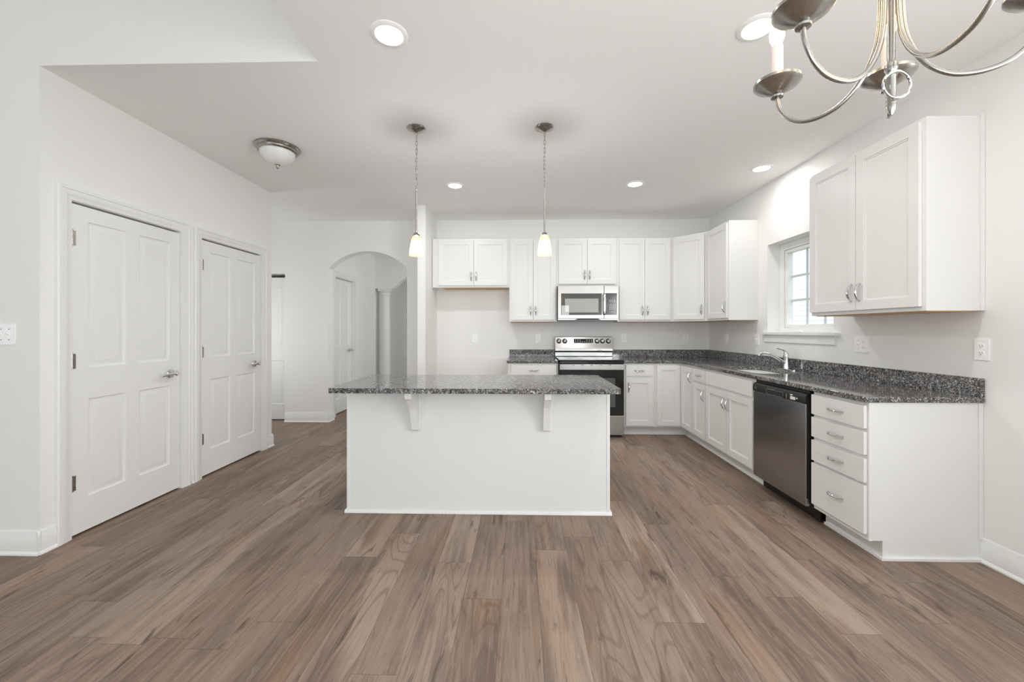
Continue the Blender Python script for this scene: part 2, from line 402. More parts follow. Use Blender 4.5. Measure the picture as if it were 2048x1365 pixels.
struct('ceiling_hall', MB().box(HX - .1, .6, 5.53, 9.2, HH, HH + .1), 'ceiling', 'white hall ceiling seen under the arch', 'ceiling')

# baseboards
BASE = [(0, 0), (-.024, 0), (-.024, .008), (-.014, .020), (-.014, .100), (-.009, .108), (-.009, .122), (-.004, .132), (0, .132)]
def base_run(name, x0, x1, loc, rz, label):
    mb = MB().prism([(y, z) for y, z in BASE], 'x', x0, x1)
    o = struct(name, mb, 'trim', label, 'baseboard'); o.location = loc; o.rotation_euler = (0, 0, rz); return o
base_run('baseboard_living', -7.0, XL + .0145, (0, YC, 0), FACE_CAM, 'white baseboard under the double switch on the living room wall')
base_run('baseboard_left', YC - .0145, 2.247, (XL, 0, 0), FACE_RIGHT, 'short white baseboard piece before the nearer closet door')
base_run('baseboard_left_middle', 3.191, 3.217, (XL, 0, 0), FACE_RIGHT, 'sliver of white baseboard between the two closet doors')
base_run('baseboard_left_end', 4.165, YL2 + .014, (XL, 0, 0), FACE_RIGHT, 'short white baseboard piece beyond the farther closet door')
base_run('baseboard_back', -3.25, ax0 + .014, (0, YB, 0), FACE_CAM, 'white baseboard between the bifold door and the arch')
base_run('baseboard_arch', YB - .01, YB + .15, (ax0, 0, 0), FACE_RIGHT, 'white baseboard on the left side of the arch opening')
base_run('baseboard_fridge', -1.147, -.16, (0, YB, 0), FACE_CAM, 'white baseboard in the empty fridge space')
base_run('baseboard_right', -2.2255, 1.14, (XR, 0, 0), FACE_LEFT, 'white baseboard running from the drawer cabinet along the right wall')
base_run('baseboard_hall', 6.475, 9.0, (HX, 0, 0), FACE_RIGHT, 'white baseboard along the hall wall beyond the arch')
base_run('baseboard_foyer', HX, .5, (0, 9.0, 0), FACE_CAM, 'white baseboard on the far foyer wall')

CASE = [(0.004, 0), (.004, -.010), (.012, -.012), (.030, -.014), (.036, -.018), (.060, -.018), (.064, -.022), (.078, -.022), (.084, -.016), (.086, 0)]
def casing(name, x0, x1, loc, rz, label):
    o = struct(name, MB().sweep_u(x0, x1, 2.05, CASE), 'trim', label, 'door casing'); o.location = loc; o.rotation_euler = (0, 0, rz); return o
casing('trim_2', D1[0], D1[1], (XL, 0, 0), FACE_RIGHT, 'white moulded casing around the nearer closet door')
casing('trim_3', D2[0], D2[1], (XL, 0, 0), FACE_RIGHT, 'white moulded casing around the farther closet door')
casing('trim_4', HD[0], HD[1], (HX, 0, 0), FACE_RIGHT, 'white moulded casing around the hall door behind the arch')

RAISED = [(0, 0), (.004, .007), (.014, .010), (.018, .010), (.042, .002), (.046, .002)]
def panel_door(name, w, rects, label, loc, rz, y=0., hinge=True, handle_at=None, top=2.036):
    d = thing(name, label, 'door', loc, rz); d['kind'] = 'structure'
    obj('door_panel', MB().panel(.004, w - .004, .014, top, y, y + .035, rects, RAISED), 'trim', d)
    if hinge:
        for z in (1.827, 1.075, .330):
            hb = MB().lathe([(.0075, z - .045), (.0075, z + .045)], 12, (.0015, y - .007, 0))
            hb.lathe([(.003, z + .045), (.0055, z + .046), (.0055, z + .050), (.002, z + .052)], 10, (.0015, y - .007, 0))
            hb.box(.003, .026, y - .002, y, z - .045, z + .045)
            obj('hinge', hb, 'nickel', d)
    if handle_at:
        hx, hz, sgn = handle_at
        k = obj('lever_handle', MB().lathe([(.033, y), (.033, y - .006), (.029, y - .011), (.014, y - .013), (.012, y - .040), (.016, y - .044), (.016, y - .056), (.010, y - .060)], 24, (hx, 0, hz), 'y')
                .tube([(hx, y - .05, hz), (hx + sgn * .03, y - .052, hz + .002), (hx + sgn * .07, y - .052, hz - .002), (hx + sgn * .115, y - .046, hz - .008)], [.009, .0085, .008, .006], 12, flat=(.75, 1.15))
                .box(hx - .004, hx + .003, y - .062, y - .044, hz - .018, hz + .026), 'chrome', d)
    return d
w1 = D1[1] - D1[0]
def four_panels(w, k=1.0):
    s0, s1 = .097 * w / .768, .337 * w / .768; t0, t1 = .430 * w / .768, .676 * w / .768
    return [(s0, s1, 1.03, 1.945), (t0, t1, 1.03, 1.945), (s0, s1, .225, .835), (t0, t1, .225, .835)]
panel_door('door_1', w1, four_panels(w1), 'nearer white four-panel closet door with three hinges and lever', (XL, D1[0], 0), FACE_RIGHT, .002, handle_at=(w1 - .09, .927, -1))
panel_door('door_2', w1, four_panels(w1), 'farther white four-panel closet door, next to the recess corner', (XL, D2[0], 0), FACE_RIGHT, .002, handle_at=(w1 - .10, .923, -1))
panel_door('door_3', HD[1] - HD[0], four_panels(HD[1] - HD[0]), 'white four-panel hall door seen through the arch', (HX, HD[0], 0), FACE_RIGHT, .06, hinge=False, handle_at=(HD[1] - HD[0] - .07, .95, -1))
bd = thing('door_4', 'narrow white bifold closet door at the far left of the back wall', 'door', (-4.05, YB, 0)); bd['kind'] = 'structure'
for i in range(2):
    x0 = .004 + i * .397
    obj('bifold_leaf', MB().panel(x0, x0 + .394, .012, 2.000, .105, .135, [(x0 + .07, x0 + .324, 1.03, 1.90), (x0 + .07, x0 + .324, .225, .835)], RAISED), 'trim', bd)
obj('top_track', MB().box(.0, .80, .10, .135, 2.012, 2.028), 'dark', bd)
# closet backs so no daylight shows around the doors
struct('wall_closet_back', MB().box(-3.5, -3.4, 2.29, YL2 - .115, 0, H), 'wall', 'hidden back wall inside the closets', 'wall')
struct('wall_bifold_back', MB().box(-4.2, -3.1, YB + .15, YB + .2, 0, 2.2), 'wall', 'hidden back of the bifold closet', 'wall')
struct('wall_hall_closet', MB().box(HX - .3, HX - .2, 5.55, 6.5, 0, 2.2), 'wall', 'hidden wall behind the hall door', 'wall')

# hall column
co = thing('column', 'round white column under the arched hall beam', 'column', (-2.525, HY + .08, 0)); co['kind'] = 'structure'
obj('shaft', MB().lathe([(.088, .12), (.088, .5), (.085, 1.2), (.076, 1.90), (.076, 1.91)], 40), 'trim', co)
obj('capital', MB().lathe([(.076, 1.905), (.088, 1.91), (.088, 1.925), (.080, 1.93), (.080, 1.955), (.100, 1.975), (.112, 1.985)], 40).box(-.12, .12, -.079, .079, 1.985, 2.029), 'trim', co)
obj('base', MB().lathe([(.105, .05), (.112, .07), (.105, .09), (.092, .10), (.088, .12)], 40).box(-.12, .12, -.12, .12, 0, .05), 'trim', co)

# sink window
wn = thing('window_1', 'white casement window with grilles above the sink', 'window', (XR, 0, 0)); wn['kind'] = 'structure'
def frame_x(mb, x0, x1, y0, y1, z0, z1, t, tb=None):
    tb = tb or t
    return mb.box(x0, x1, y0, y0 + t, z0, z1).box(x0, x1, y1 - t, y1, z0, z1).box(x0, x1, y0 + t, y1 - t, z0, z0 + tb).box(x0, x1, y0 + t, y1 - t, z1 - t, z1)
obj('window_frame', frame_x(MB(), .122, .195, WY0 + .001, WY1 - .001, WZ0 + .001, WZ1 - .001, .066, .045), 'vinyl', wn, .002)
sash = obj('sash', frame_x(MB(), .130, .190, WY0 + .070, WY1 - .070, WZ0 + .048, WZ1 - .070, .030), 'vinyl', wn, .002)
mt = MB()
gy0, gy1, gz0, gz1 = WY0 + .099, WY1 - .099, WZ0 + .077, WZ1 - .099
for i in (1, 2):
    yy = gy0 + (gy1 - gy0) * i / 3; mt.box(.172, .180, yy - .0115, yy + .0115, gz0, gz1)
    zz = gz0 + (gz1 - gz0) * i / 3; mt.box(.1715, .1805, gy0, gy1, zz - .0115, zz + .0115)
obj('grille', mt, 'muntin', sash)
obj('pane', MB().box(.182, .186, gy0, gy1, gz0, gz1), 'glass', sash)
obj('crank_cover', MB().prism([(3.745, 0), (3.895, 0), (3.875, .018), (3.845, .026), (3.795, .026), (3.765, .018)], 'x', .085, .121).xf(Matrix.Translation((0, 0, WZ0 + .002))), 'vinyl', wn, .004)
struct('trim_5', MB().box(XR - .045, XR - .0005, WY0 - .07, WY1 + .07, WZ0 - .022, WZ0 + .001).box(XR - .0005, XR + .121, WY0 + .001, WY1 - .001, WZ0 - .0002, WZ0 + .001), 'trim', 'white window sill board under the sink window', 'window sill', .003)
struct('trim_6', MB().prism([(0, 0), (-.014, 0), (-.018, .006), (-.014, .016), (-.014, .060), (-.020, .068), (-.020, .076), (0, .076)], 'y', WY0 - .03, WY1 + .035).xf(Matrix.Translation((XR, 0, WZ0 - .099))), 'trim', 'white moulded apron under the window sill', 'window apron')
# glazing behind the camera (shows only in reflections)
w2 = thing('window_2', 'sliding patio door in the dining wall behind the viewer', 'window', (0, -1.25, 0)); w2['kind'] = 'structure'
obj('window_frame', MB().box(-.75, -.69, -.03, .03, .02, 2.12).box(1.79, 1.85, -.03, .03, .02, 2.12).box(.515, .585, -.03, .03, .02, 2.12).box(-.69, 1.79, -.03, .03, 2.06, 2.12).box(-.69, 1.79, -.03, .03, .02, .1), 'vinyl', w2)
w4 = thing('window_4', 'unseen dining window added in the right wall beside the viewer', 'window', (XR + .1, 0, 0)); w4['kind'] = 'structure'  # window added to go with the fill lamp from the right
obj('window_frame', MB().box(-.03, .03, -1.1, -1.04, .8, 2.2).box(-.03, .03, .44, .5, .8, 2.2).box(-.03, .03, -1.04, .44, .8, .86).box(-.03, .03, -1.04, .44, 2.14, 2.2).box(-.03, .03, -1.04, .44, 1.47, 1.53), 'vinyl', w4)
w3 = thing('window_3', 'large living room window in the rear wall', 'window', (0, -5.1, 0)); w3['kind'] = 'structure'
obj('window_frame', MB().box(-5.0, -4.94, -.03, .03, .4, 2.6).box(-2.26, -2.2, -.03, .03, .4, 2.6).box(-3.63, -3.57, -.03, .03, .4, 2.6).box(-4.94, -2.26, -.03, .03, 2.54, 2.6).box(-4.94, -2.26, -.03, .03, .4, .46), 'vinyl', w3)
# neighbouring house outside the sink window
nh = thing('neighbor_house', 'pale siding of the house next door, seen through the sink window', 'house', (6.2, 3.0, -.6))
sd = MB()
for i in range(40):
    z = i * .115; sd.prism([(0, z), (.02, z), (.004, z + .115), (0, z + .115)], 'y', -7, 10)
sd.xf(Matrix.Scale(-1, 4, (1, 0, 0)))
obj('siding', sd, 'siding', nh)
obj('house_wall', MB().box(.0, 3, -7, 10, 0, 4.6), 'siding', nh)
obj('roof', MB().prism([(-.4, 4.5), (1.5, 5.6), (3.4, 4.5), (1.5, 5.3)], 'y', -7.3, 10.3), 'slot', nh)
struct('ground', MB().box(XR + .2, 14, -12, 14, -.75, -.6), 'grass', 'lawn outside the sink window', 'ground')

# ------------------------------------------------------------------ cabinets (local x along the front, y into the wall, z up)
SHAKER = [(0, 0), (.0005, .0045), (.008, .0055), (.009, .010), (.010, .010)]
def pull(parent, x, z, y, vertical, L=.112):
    pts, rad = [], []
    for i in range(13):
        t = i / 12; a = pi * t
        s_ = (t - .5) * L; d = -.003 - .026 * (sin(a) ** .7)
        pts.append((x, y + d, z + s_) if vertical else (x + s_, y + d, z)); rad.append(.0040 + .0034 * sin(a))
    mb = MB().tube(pts, rad, 10)
    for e in (-1, 1):
        c = (x, 0, z + e * L / 2) if vertical else (x + e * L / 2, 0, z)
        mb.lathe([(.0055, y), (.0055, y - .004), (.0035, y - .006)], 12, c, 'y')
    return obj('handle', mb, 'chrome', parent)
def cab_door(parent, x0, x1, z0, z1, handle=None, stile=.057, name='door', y=0.):
    d = obj(name, MB().panel(x0, x1, z0, z1, y - .020, y - .001, [(x0 + stile, x1 - stile, z0 + stile, z1 - stile)], SHAKER), 'cab', parent)
    if handle:
        side, end = handle
        hx = x0 + .030 if side == 'l' else x1 - .030
        hz = (z0 + .060 + .056) if end == 'b' else (z1 - .055 - .056)
        pull(d, hx, hz, y - .020, True)
    return d
def cab_drawer(parent, x0, x1, z0, z1, handle=True, name='drawer'):
    d = obj(name, MB().panel(x0, x1, z0, z1, -.020, -.001, [(x0 + .006, x1 - .006, z0 + .006, z1 - .006)], [(0, .0015), (0, 0), (.001, 0)]), 'cab', parent, .002)
    if handle: pull(d, (x0 + x1) / 2, (z0 + z1) / 2, -.020, False)
    return d
def base_body(parent, w, depth=.608, z0=.105, toe=True, toe_x=None):
    obj('body', MB().box(0, w, 0, depth, z0, CB - .001), 'cab', parent, .001)
    if toe:
        t0, t1 = toe_x or (0, w)
        obj('toe_kick', MB().box(t0, t1, .075, depth, 0, z0), 'cab', parent)
        obj('shoe_moulding', MB().prism([(.075, 0), (.063, 0), (.063, .008), (.070, .017), (.075, .018)], 'x', t0, t1), 'trim', parent)
YF = YB - .61                                       # front of the base cabinet frames on the back wall
XF = XR - .61                                       # front of those on the right wall
ZD0, ZD1, ZR0, ZR1 = .125, .692, .717, .845         # door and drawer heights

c = thing('base_cabinet', 'white base cabinet with one drawer, left of the range behind the island', 'cabinet', (-.157, YF, 0))
base_body(c, .604); cab_drawer(c, .036, .580, ZR0, ZR1)
cab_door(c, .036, .306, ZD0, ZD1, ('r', 't')); cab_door(c, .310, .580, ZD0, ZD1, ('l', 't'))
c = thing('base_cabinet', 'white base cabinet with one drawer and door, right of the range', 'cabinet', (1.216, YF, 0))
base_body(c, .382); cab_drawer(c, .032, .352, ZR0, ZR1); cab_door(c, .032, .352, ZD0, ZD1, ('l', 't'))
# corner cabinet with two doors meeting at the inside corner
c = thing('corner_base_cabinet', 'white corner base cabinet with two doors meeting at the inside corner', 'cabinet', (1.600, YF, 0))
cw = XF - 1.600
rt = YF - 4.430
obj('body', MB().prism([(0, 0), (cw, 0), (cw, -rt), (XR - 1.602, -rt), (XR - 1.602, .608), (0, .608)], 'z', .105, CB - .001), 'cab', c)
obj('toe_kick', MB().prism([(0, .075), (cw + .075, .075), (cw + .075, -rt), (XR - 1.602, -rt), (XR - 1.602, .608), (0, .608)], 'z', 0, .105), 'cab', c)
obj('shoe_moulding', MB().box(0, cw + .075, .063, .075, 0, .017).box(cw + .063, cw + .075, -rt, .063, 0, .017), 'trim', c)
cab_door(c, .016, cw - .022, ZD0, ZR1, None, stile=.055)
dr = obj('door', MB().panel(.024, rt - .012, ZD0, ZR1, -.020, -.001, [(.024 + .055, rt - .012 - .055, ZD0 + .055, ZR1 - .055)], SHAKER), 'cab', c)
pull(dr, rt - .042, ZR1 - .111, -.020, True)
dr.matrix_basis = Matrix.Translation((cw, 0, 0)) @ Matrix.Rotation(-pi / 2, 4, 'Z')
c = thing('base_cabinet', 'narrow white base cabinet with drawer and door, between corner and sink cabinet', 'cabinet', (XF, 4.429, 0), FACE_LEFT)
base_body(c, .308); cab_drawer(c, .010, .300, ZR0, ZR1); cab_door(c, .010, .300, ZD0, ZD1, ('r', 't'))
c = thing('sink_cabinet', 'wide white sink cabinet with two doors under a plain front', 'cabinet', (XF, 4.119, 0), FACE_LEFT)
base_body(c, .852); cab_drawer(c, .010, .830, ZR0, ZR1, False, 'false_front')
cab_door(c, .010, .417, ZD0, ZD1, ('r', 't')); cab_door(c, .423, .830, ZD0, ZD1, ('l', 't'))
c = thing('drawer_cabinet', 'white four-drawer base cabinet at the near end of the right run', 'cabinet', (XF, 2.645, 0), FACE_LEFT)
dw_ = 2.645 - 2.2265
obj('body', MB().prism([(0, .105), (.0755, .105), (.0755, 0), (.606, 0), (.606, CB - .001), (0, CB - .001)], 'x', .012, dw_), 'cab', c, .001)
obj('scribe_strip', MB().box(dw_, dw_ + .006, .585, .609, .125, CB - .001), 'cab', c, .001)
obj('corner_bead', MB().box(dw_, dw_ + .004, .0, .018, .105, CB - .001), 'cab', c, .001)
obj('shoe_moulding', MB().box(.012, dw_ + .012, .063, .075, 0, .017).box(dw_, dw_ + .012, .075, .606, 0, .017), 'trim', c, .002)
for z0, z1 in ((.721, .848), (.575, .702), (.422, .553), (.138, .405)): cab_drawer(c, .016, .411, z0, z1)

# wall cabinets
def wall_cab(label, loc, rz, w, h, doors, depth=.305, x_in=.0, under=True, name='wall_cabinet'):
    c = thing(name, label, 'cabinet', loc, rz)
    obj('body', MB().box(0, w, 0, depth - .001, .0, h), 'cab', c, .001)
    obj('bottom_panel', MB().box(.018 + x_in, w - .018, .022, depth - .012, -.004, .001), 'ply', c)
    for x0, x1, hd in doors: cab_door(c, x0, x1, .025, h - .022, hd)
    return c
YU = YB - .305; UZ, UH = 1.372, 1.066
wc = wall_cab('short white two-door wall cabinet over the empty fridge space', (-1.140, YU, 1.812), FACE_CAM, .988, .626, [(.078, .531, ('r', 'b')), (.535, .966, ('l', 'b'))], x_in=.10)
wc = wall_cab('tall white two-door wall cabinet left of the microwave', (-.151, YU, UZ), FACE_CAM, .608, UH, [(.022, .302, ('r', 'b')), (.306, .588, ('l', 'b'))])
wc = wall_cab('short white two-door wall cabinet above the microwave', (.4585, YU, 1.826), FACE_CAM, .762, .612, [(.022, .379, ('r', 'b')), (.383, .740, ('l', 'b'))])
wc = wall_cab('tall white two-door wall cabinet right of the microwave', (1.222, YU, UZ), FACE_CAM, .688, UH, [(.024, .342, ('r', 'b')), (.346, .664, ('l', 'b'))])
c = thing('corner_wall_cabinet', 'white diagonal corner wall cabinet with a single door', 'cabinet', (XF, YU, UZ))
obj('body', MB().prism([(0, 0), (.305, -.305), (.609, -.305), (.609, .304), (0, .304)], 'z', 0, UH), 'cab', c, .001)
obj('bottom_panel', MB().prism([(.02, .022), (.305, -.265), (.59, -.265), (.59, .29), (.02, .29)], 'z', -.004, .001), 'ply', c)
dg = .305 * sqrt(2)
d = obj('door', MB().panel(.030, dg - .030, .025, UH - .022, -.020, -.001, [(.087, dg - .087, .082, UH - .079)], SHAKER), 'cab', c)
pull(d, dg - .060, .140, -.020, True); d.matrix_basis = Matrix.Rotation(-pi / 4, 4, 'Z')
XU = XR - .305
wc = wall_cab('tall white one-door wall cabinet between the corner and the window', (XU, 4.768, UZ), FACE_LEFT, .489, UH, [(.016, .470, ('r', 'b'))])
wc = wall_cab('near white two-door wall cabinet on the right wall, close to the chandelier', (XU, 3.076, UZ), FACE_LEFT, .855, UH, [(.004, .418, ('r', 'b')), (.422, .832, ('l', 'b'))])
obj('scribe_strip', MB().box(.855, .863, .283, .304, .0, UH + .004), 'cab', wc, .001)

# worktops
def rrect(x0, x1, y0, y1, r, n=8):
    p = []
    for cx_, cy_, a in ((x1 - r, y1 - r, 0), (x0 + r, y1 - r, pi / 2), (x0 + r, y0 + r, pi), (x1 - r, y0 + r, 3 * pi / 2)):
        for i in range(n + 1): p.append((cx_ + r * cos(a + pi / 2 * i / n), cy_ + r * sin(a + pi / 2 * i / n)))
    return p
SX0, SX1, SY0, SY1 = 1.985, 2.370, 3.36, 4.03
yf, xf = YF - .028, XF - .028
wt = thing('worktop', 'long grey granite worktop turning the corner along the right wall', 'worktop', (0, 0, 0))
obj('slab', MB().prism([(1.212, yf), (xf, yf), (xf, 2.235), (xf + .006, 2.218), (xf + .022, 2.211), (XR - .001, 2.211), (XR - .001, YB - .001), (1.212, YB - .001)], 'z', CB, CT, holes=[rrect(SX0, SX1, SY0, SY1, .10)]), 'granite', wt, .007, seg=3)
obj('backsplash', MB().prism([(1.212, YB - .022), (XR - .022, YB - .022), (XR - .022, 2.214), (XR - .001, 2.214), (XR - .001, YB - .001), (1.212, YB - .001)], 'z', CT, CT + .102), 'granite', wt, .002)
wt = thing('worktop', 'short grey granite worktop piece left of the range', 'worktop', (0, 0, 0))
obj('slab', MB().box(-.172, .446, yf, YB - .001, CB, CT), 'granite', wt, .007, seg=3)
obj('backsplash', MB().box(-.157, .446, YB - .022, YB - .001, CT, CT + .102), 'granite', wt, .002)

# sink and faucet
sk = thing('kitchen_sink', 'stainless undermount sink sunk into the granite below the window', 'sink', (0, 0, 0))
mb = MB(); prev = None
for ins, z in ((-.02, CB - .002), (.004, CB - .002), (.006, CB - .01), (.012, CB - .15), (.035, CB - .185), (.10, CB - .195)):
    lp = [mb.bm.verts.new((p[0], p[1], z)) for p in rrect(SX0 + ins, SX1 - ins, SY0 + ins, SY1 - ins, max(.03, .10 - ins * .5))]
    if prev:
        for k in range(len(lp)): mb.bm.faces.new((prev[k], prev[(k + 1) % len(lp)], lp[(k + 1) % len(lp)], lp[k]))
    prev = lp
mb.bm.faces.new(prev)
obj('basin', mb, 'sink', sk)
obj('drain', MB().lathe([(.045, CB - .1945), (.045, CB - .190), (.036, CB - .189), (.03, CB - .192)], 24, ((SX0 + SX1) / 2, (SY0 + SY1) / 2, 0)), 'chrome', sk)
fc = thing('faucet', 'chrome single-lever faucet behind the sink', 'faucet', (2.435, 3.70, CT + .001))
obj('base_plate', MB().prism(rrect(-.028, .028, -.125, .125, .027), 'z', 0, .009), 'chrome', fc, .003)
obj('body', MB().lathe([(.026, .009), (.025, .03), (.022, .09), (.0235, .12), (.024, .14), (.019, .158), (.008, .166)], 28), 'chrome', fc)
sp = [(-.005, 0, .050), (-.05, 0, .085), (-.10, 0, .118), (-.15, 0, .140), (-.195, 0, .151), (-.225, 0, .150), (-.243, 0, .142), (-.248, 0, .128)]
obj('spout', MB().tube(sp, [.014, .0135, .013, .0125, .012, .012, .0125, .013], 16), 'chrome', fc)
obj('lever', MB().tube([(0, 0, .150), (-.012, 0, .170), (-.035, 0, .183), (-.065, 0, .190), (-.085, 0, .197)], [.014, .010, .0075, .006, .005], 14, flat=(1.25, .8)), 'chrome', fc)

# dishwasher
dw = thing('dishwasher', 'dark stainless dishwasher with black control strip under the worktop', 'dishwasher', (XF, 3.262, 0), FACE_LEFT)
DWW = 3.262 - 2.658
obj('tub_body', MB().box(.004, DWW - .004, -.004, .58, .105, CB - .006), 'blackplastic', dw)
dd = obj('door', MB().box(.006, DWW - .006, -.030, -.004, .098, .776), 'dwsteel', dw, .004)
cp = obj('control_panel', MB().prism([(-.004, .777), (-.034, .777), (-.036, .800), (-.034, .826), (-.022, .842), (-.004, .846)], 'x', .006, DWW - .006), 'blackplastic', dw, .003)
obj('pocket_handle', MB().prism(rrect(.195, .375, .783, .815, .010), 'y', -.0385, -.0352), 'dark', cp)
obj('pocket_rim', MB().tube([(p[0], -.0375, p[1]) for p in rrect(.190, .380, .780, .818, .012, 4)], .0018, 6, True), 'slot', cp)
obj('maker_badge', MB().tube([(.048 + .011 * cos(2 * pi * k / 20), -.0365, .806 + .011 * sin(2 * pi * k / 20)) for k in range(20)], .0012, 6, True).box(.043, .0465, -.037, -.0358, .801, .811).box(.0495, .053, -.037, -.0358, .801, .811), 'slot', cp)
for k in range(7):
    obj('button', MB().lathe([(.004, -.0355), (.004, -.0375), (.003, -.038)], 10, (.205 + k * .012, 0, .823 - (k % 2) * .004), 'y'), 'slot', cp)
obj('sticker', MB().box(.455, .505, -.0372, -.0355, .785, .806).box(.455, .478, -.0372, -.0355, .812, .821), 'paper', cp)
obj('sticker', MB().box(.514, .528, -.0372, -.0355, .796, .804), 'paper', cp)
for k in range(4): obj('indicator', MB().box(.412, .418, -.0372, -.0358, .786 + k * .008, .789 + k * .008), 'print', cp)
obj('kick_plate', MB().box(.006, DWW - .004, .05, .075, .008, .104).box(DWW - .030, DWW + .010, .046, .056, .004, .060), 'blackplastic', dw, .002)
obj('side_clip', MB().box(DWW - .004, DWW + .002, -.022, -.006, .15, .80), 'blackplastic', dw)

# range
rg = thing('range', 'stainless electric range with black glass oven door between the base cabinets', 'stove', (.452, 4.705, 0))
RW = .758
obj('body', MB().box(.002, RW - .002, .0, .655, .03, .895), 'blackplastic', rg)
obj('cooktop', MB().box(-.001, RW + .001, -.020, .60, .896, .914), 'blackglass', rg, .005)
for bx, by, br in ((.19, .16, .10), (.56, .16, .115), (.19, .43, .075), (.56, .43, .085)):
    obj('burner_ring', MB().tube([(bx + br * cos(2 * pi * k / 40), by + br * sin(2 * pi * k / 40), .9142) for k in range(40)], .0008, 4, True), 'slot', rg)
obj('front_rail', MB().box(.0, RW, -.018, .0, .868, .895), 'blackglass', rg, .002)
od = obj('oven_door', MB().box(.003, RW - .003, -.026, -.001, .262, .864), 'blackglass', rg, .003)
obj('oven_window', MB().box(.105, RW - .105, -.0275, -.0255, .36, .70), 'greyglass', od)
hb = MB().box(.002, RW - .002, -.034, -.026, .797, .862)
obj('door_rail', hb, 'steel', od, .002)
for k in range(5): obj('vent_slot', MB().box(.145 + k * .108, .175 + k * .108, -.0352, -.0335, .850, .855), 'dark', od)
obj('storage_drawer', MB().box(.003, RW - .003, -.026, -.001, .030, .258), 'steel', rg, .003)
obj('plinth', MB().box(.02, RW - .02, .02, .5, .0, .030), 'dark', rg)
bg = obj('backguard', MB().prism([(.668, .915), (.584, .915), (.580, .920), (.580, .970), (.575, .973), (.560, .985), (.558, .998), (.570, 1.035), (.600, 1.172), (.610, 1.178), (.668, 1.178)], 'x', 0, RW), 'steel', rg, .002)
obj('trim_line', MB().box(.002, RW - .002, .5735, .60, .974, .982), 'dark', bg)
tilt = atan2(.030, .137)
def on_guard(z): return .570 + (z - 1.035) * .030 / .137
def guard(mb, z): return mb.xf(Matrix.Translation((0, on_guard(z), z)) @ Matrix.Rotation(-tilt, 4, 'X'))
dp = obj('display', guard(MB().box(.250, .503, -.003, .004, -.028, .028), 1.119), 'blackglass', bg)
for r_ in (-.012, .012):
    for k in range(8):
        if 3 <= k <= 4 and r_ > 0: continue
        obj('display_digit', guard(MB().box(.266 + k * .030, .279 + k * .030, -.0038, -.0028, r_ - .005, r_ + .004), 1.119), 'print', dp)
for kx in (.051, .129, .557, .629, .705):
    kb = obj('knob', guard(MB().lathe([(.030, .002), (.030, -.004), (.026, -.008), (.024, -.028), (.021, -.031), (.012, -.032)], 28, (kx, 0, 0), 'y'), 1.117), 'chrome_dark', bg)
    obj('knob_grip', guard(MB().box(kx - .005, kx + .005, -.040, -.030, -.022, .022).xf(Matrix.Translation((kx, 0, 0)) @ Matrix.Rotation(.6, 4, 'Y') @ Matrix.Translation((-kx, 0, 0))), 1.117), 'chrome', kb, .002)
    obj('knob_base', guard(MB().lathe([(.033, .003), (.033, -.002), (.030, -.0035)], 28, (kx, 0, 0), 'y'), 1.117), 'blackplastic', kb)
obj('maker_badge', MB().prism(rrect(.555, .620, .990, 1.002, .004, 4), 'y', .552, .566), 'print', bg)

# microwave
mw = thing('microwave', 'stainless over-the-range microwave hanging under the short cabinet', 'microwave', (.461, 4.985, 1.388))
MW_, MH = .757, .432
obj('body', MB().box(.0, MW_, .022, .394, .0, MH), 'blackplastic', mw, .002)
md = obj('door', MB().box(.0, .574, -.006, .021, .020, MH), 'steel', mw, .003)
px = lambda u: (u - 135) / 1755 * MW_            # photo measure across the front
pz = lambda v: MH - (v - 130) / 915 * (MH - .02) - .0
obj('door_glass', MB().box(.040, .548, -.0085, -.005, pz(945), pz(345)), 'mwblack', md, .001)
obj('door_window', MB().box(px(340), px(1305), -.0098, -.008, pz(875), pz(490)), 'mwglass', md)
obj('sticker', MB().box(px(240), px(455), -.0112, -.0099, pz(945), pz(680)), 'film', md)
obj('sticker', MB().box(px(345), px(450), -.0122, -.0113, pz(862), pz(680)), 'paper', md)
hh = MB().tube([(px(1475), -.010, pz(935)), (px(1475), -.036, pz(910)), (px(1475), -.042, pz(800)), (px(1475), -.042, pz(490)), (px(1475), -.036, pz(385)), (px(1475), -.010, pz(355))], .013, 14, flat=(1.25, .6))
obj('handle', hh, 'chrome', md)
ps = obj('control_side', MB().box(.577, MW_, -.006, .021, .020, MH), 'steel', mw, .003)
cpn = obj('keypad', MB().prism(rrect(.579, px(1840), pz(945), pz(340), .008, 4), 'y', -.0085, -.005), 'mwblack', ps)
for r_, (v, n_) in enumerate(((540, 3), (578, 3), (662, 4), (700, 4), (740, 4), (778, 4), (862, 3))):
    for k in range(n_):
        u = 1635 + k * (65 if n_ == 3 else 50)
        obj('key', MB().box(px(u - 11), px(u + 13), -.0092, -.0083, pz(v + 7), pz(v - 8)), 'print', cpn)
obj('vent_grille', MB().prism([(.21, .004), (.54, .004), (.50, .019), (.25, .019)], 'y', -.001, .03), 'dark', mw)
obj('bottom_lip', MB().box(.0, MW_, .0, .022, .002, .018), 'steel', mw)

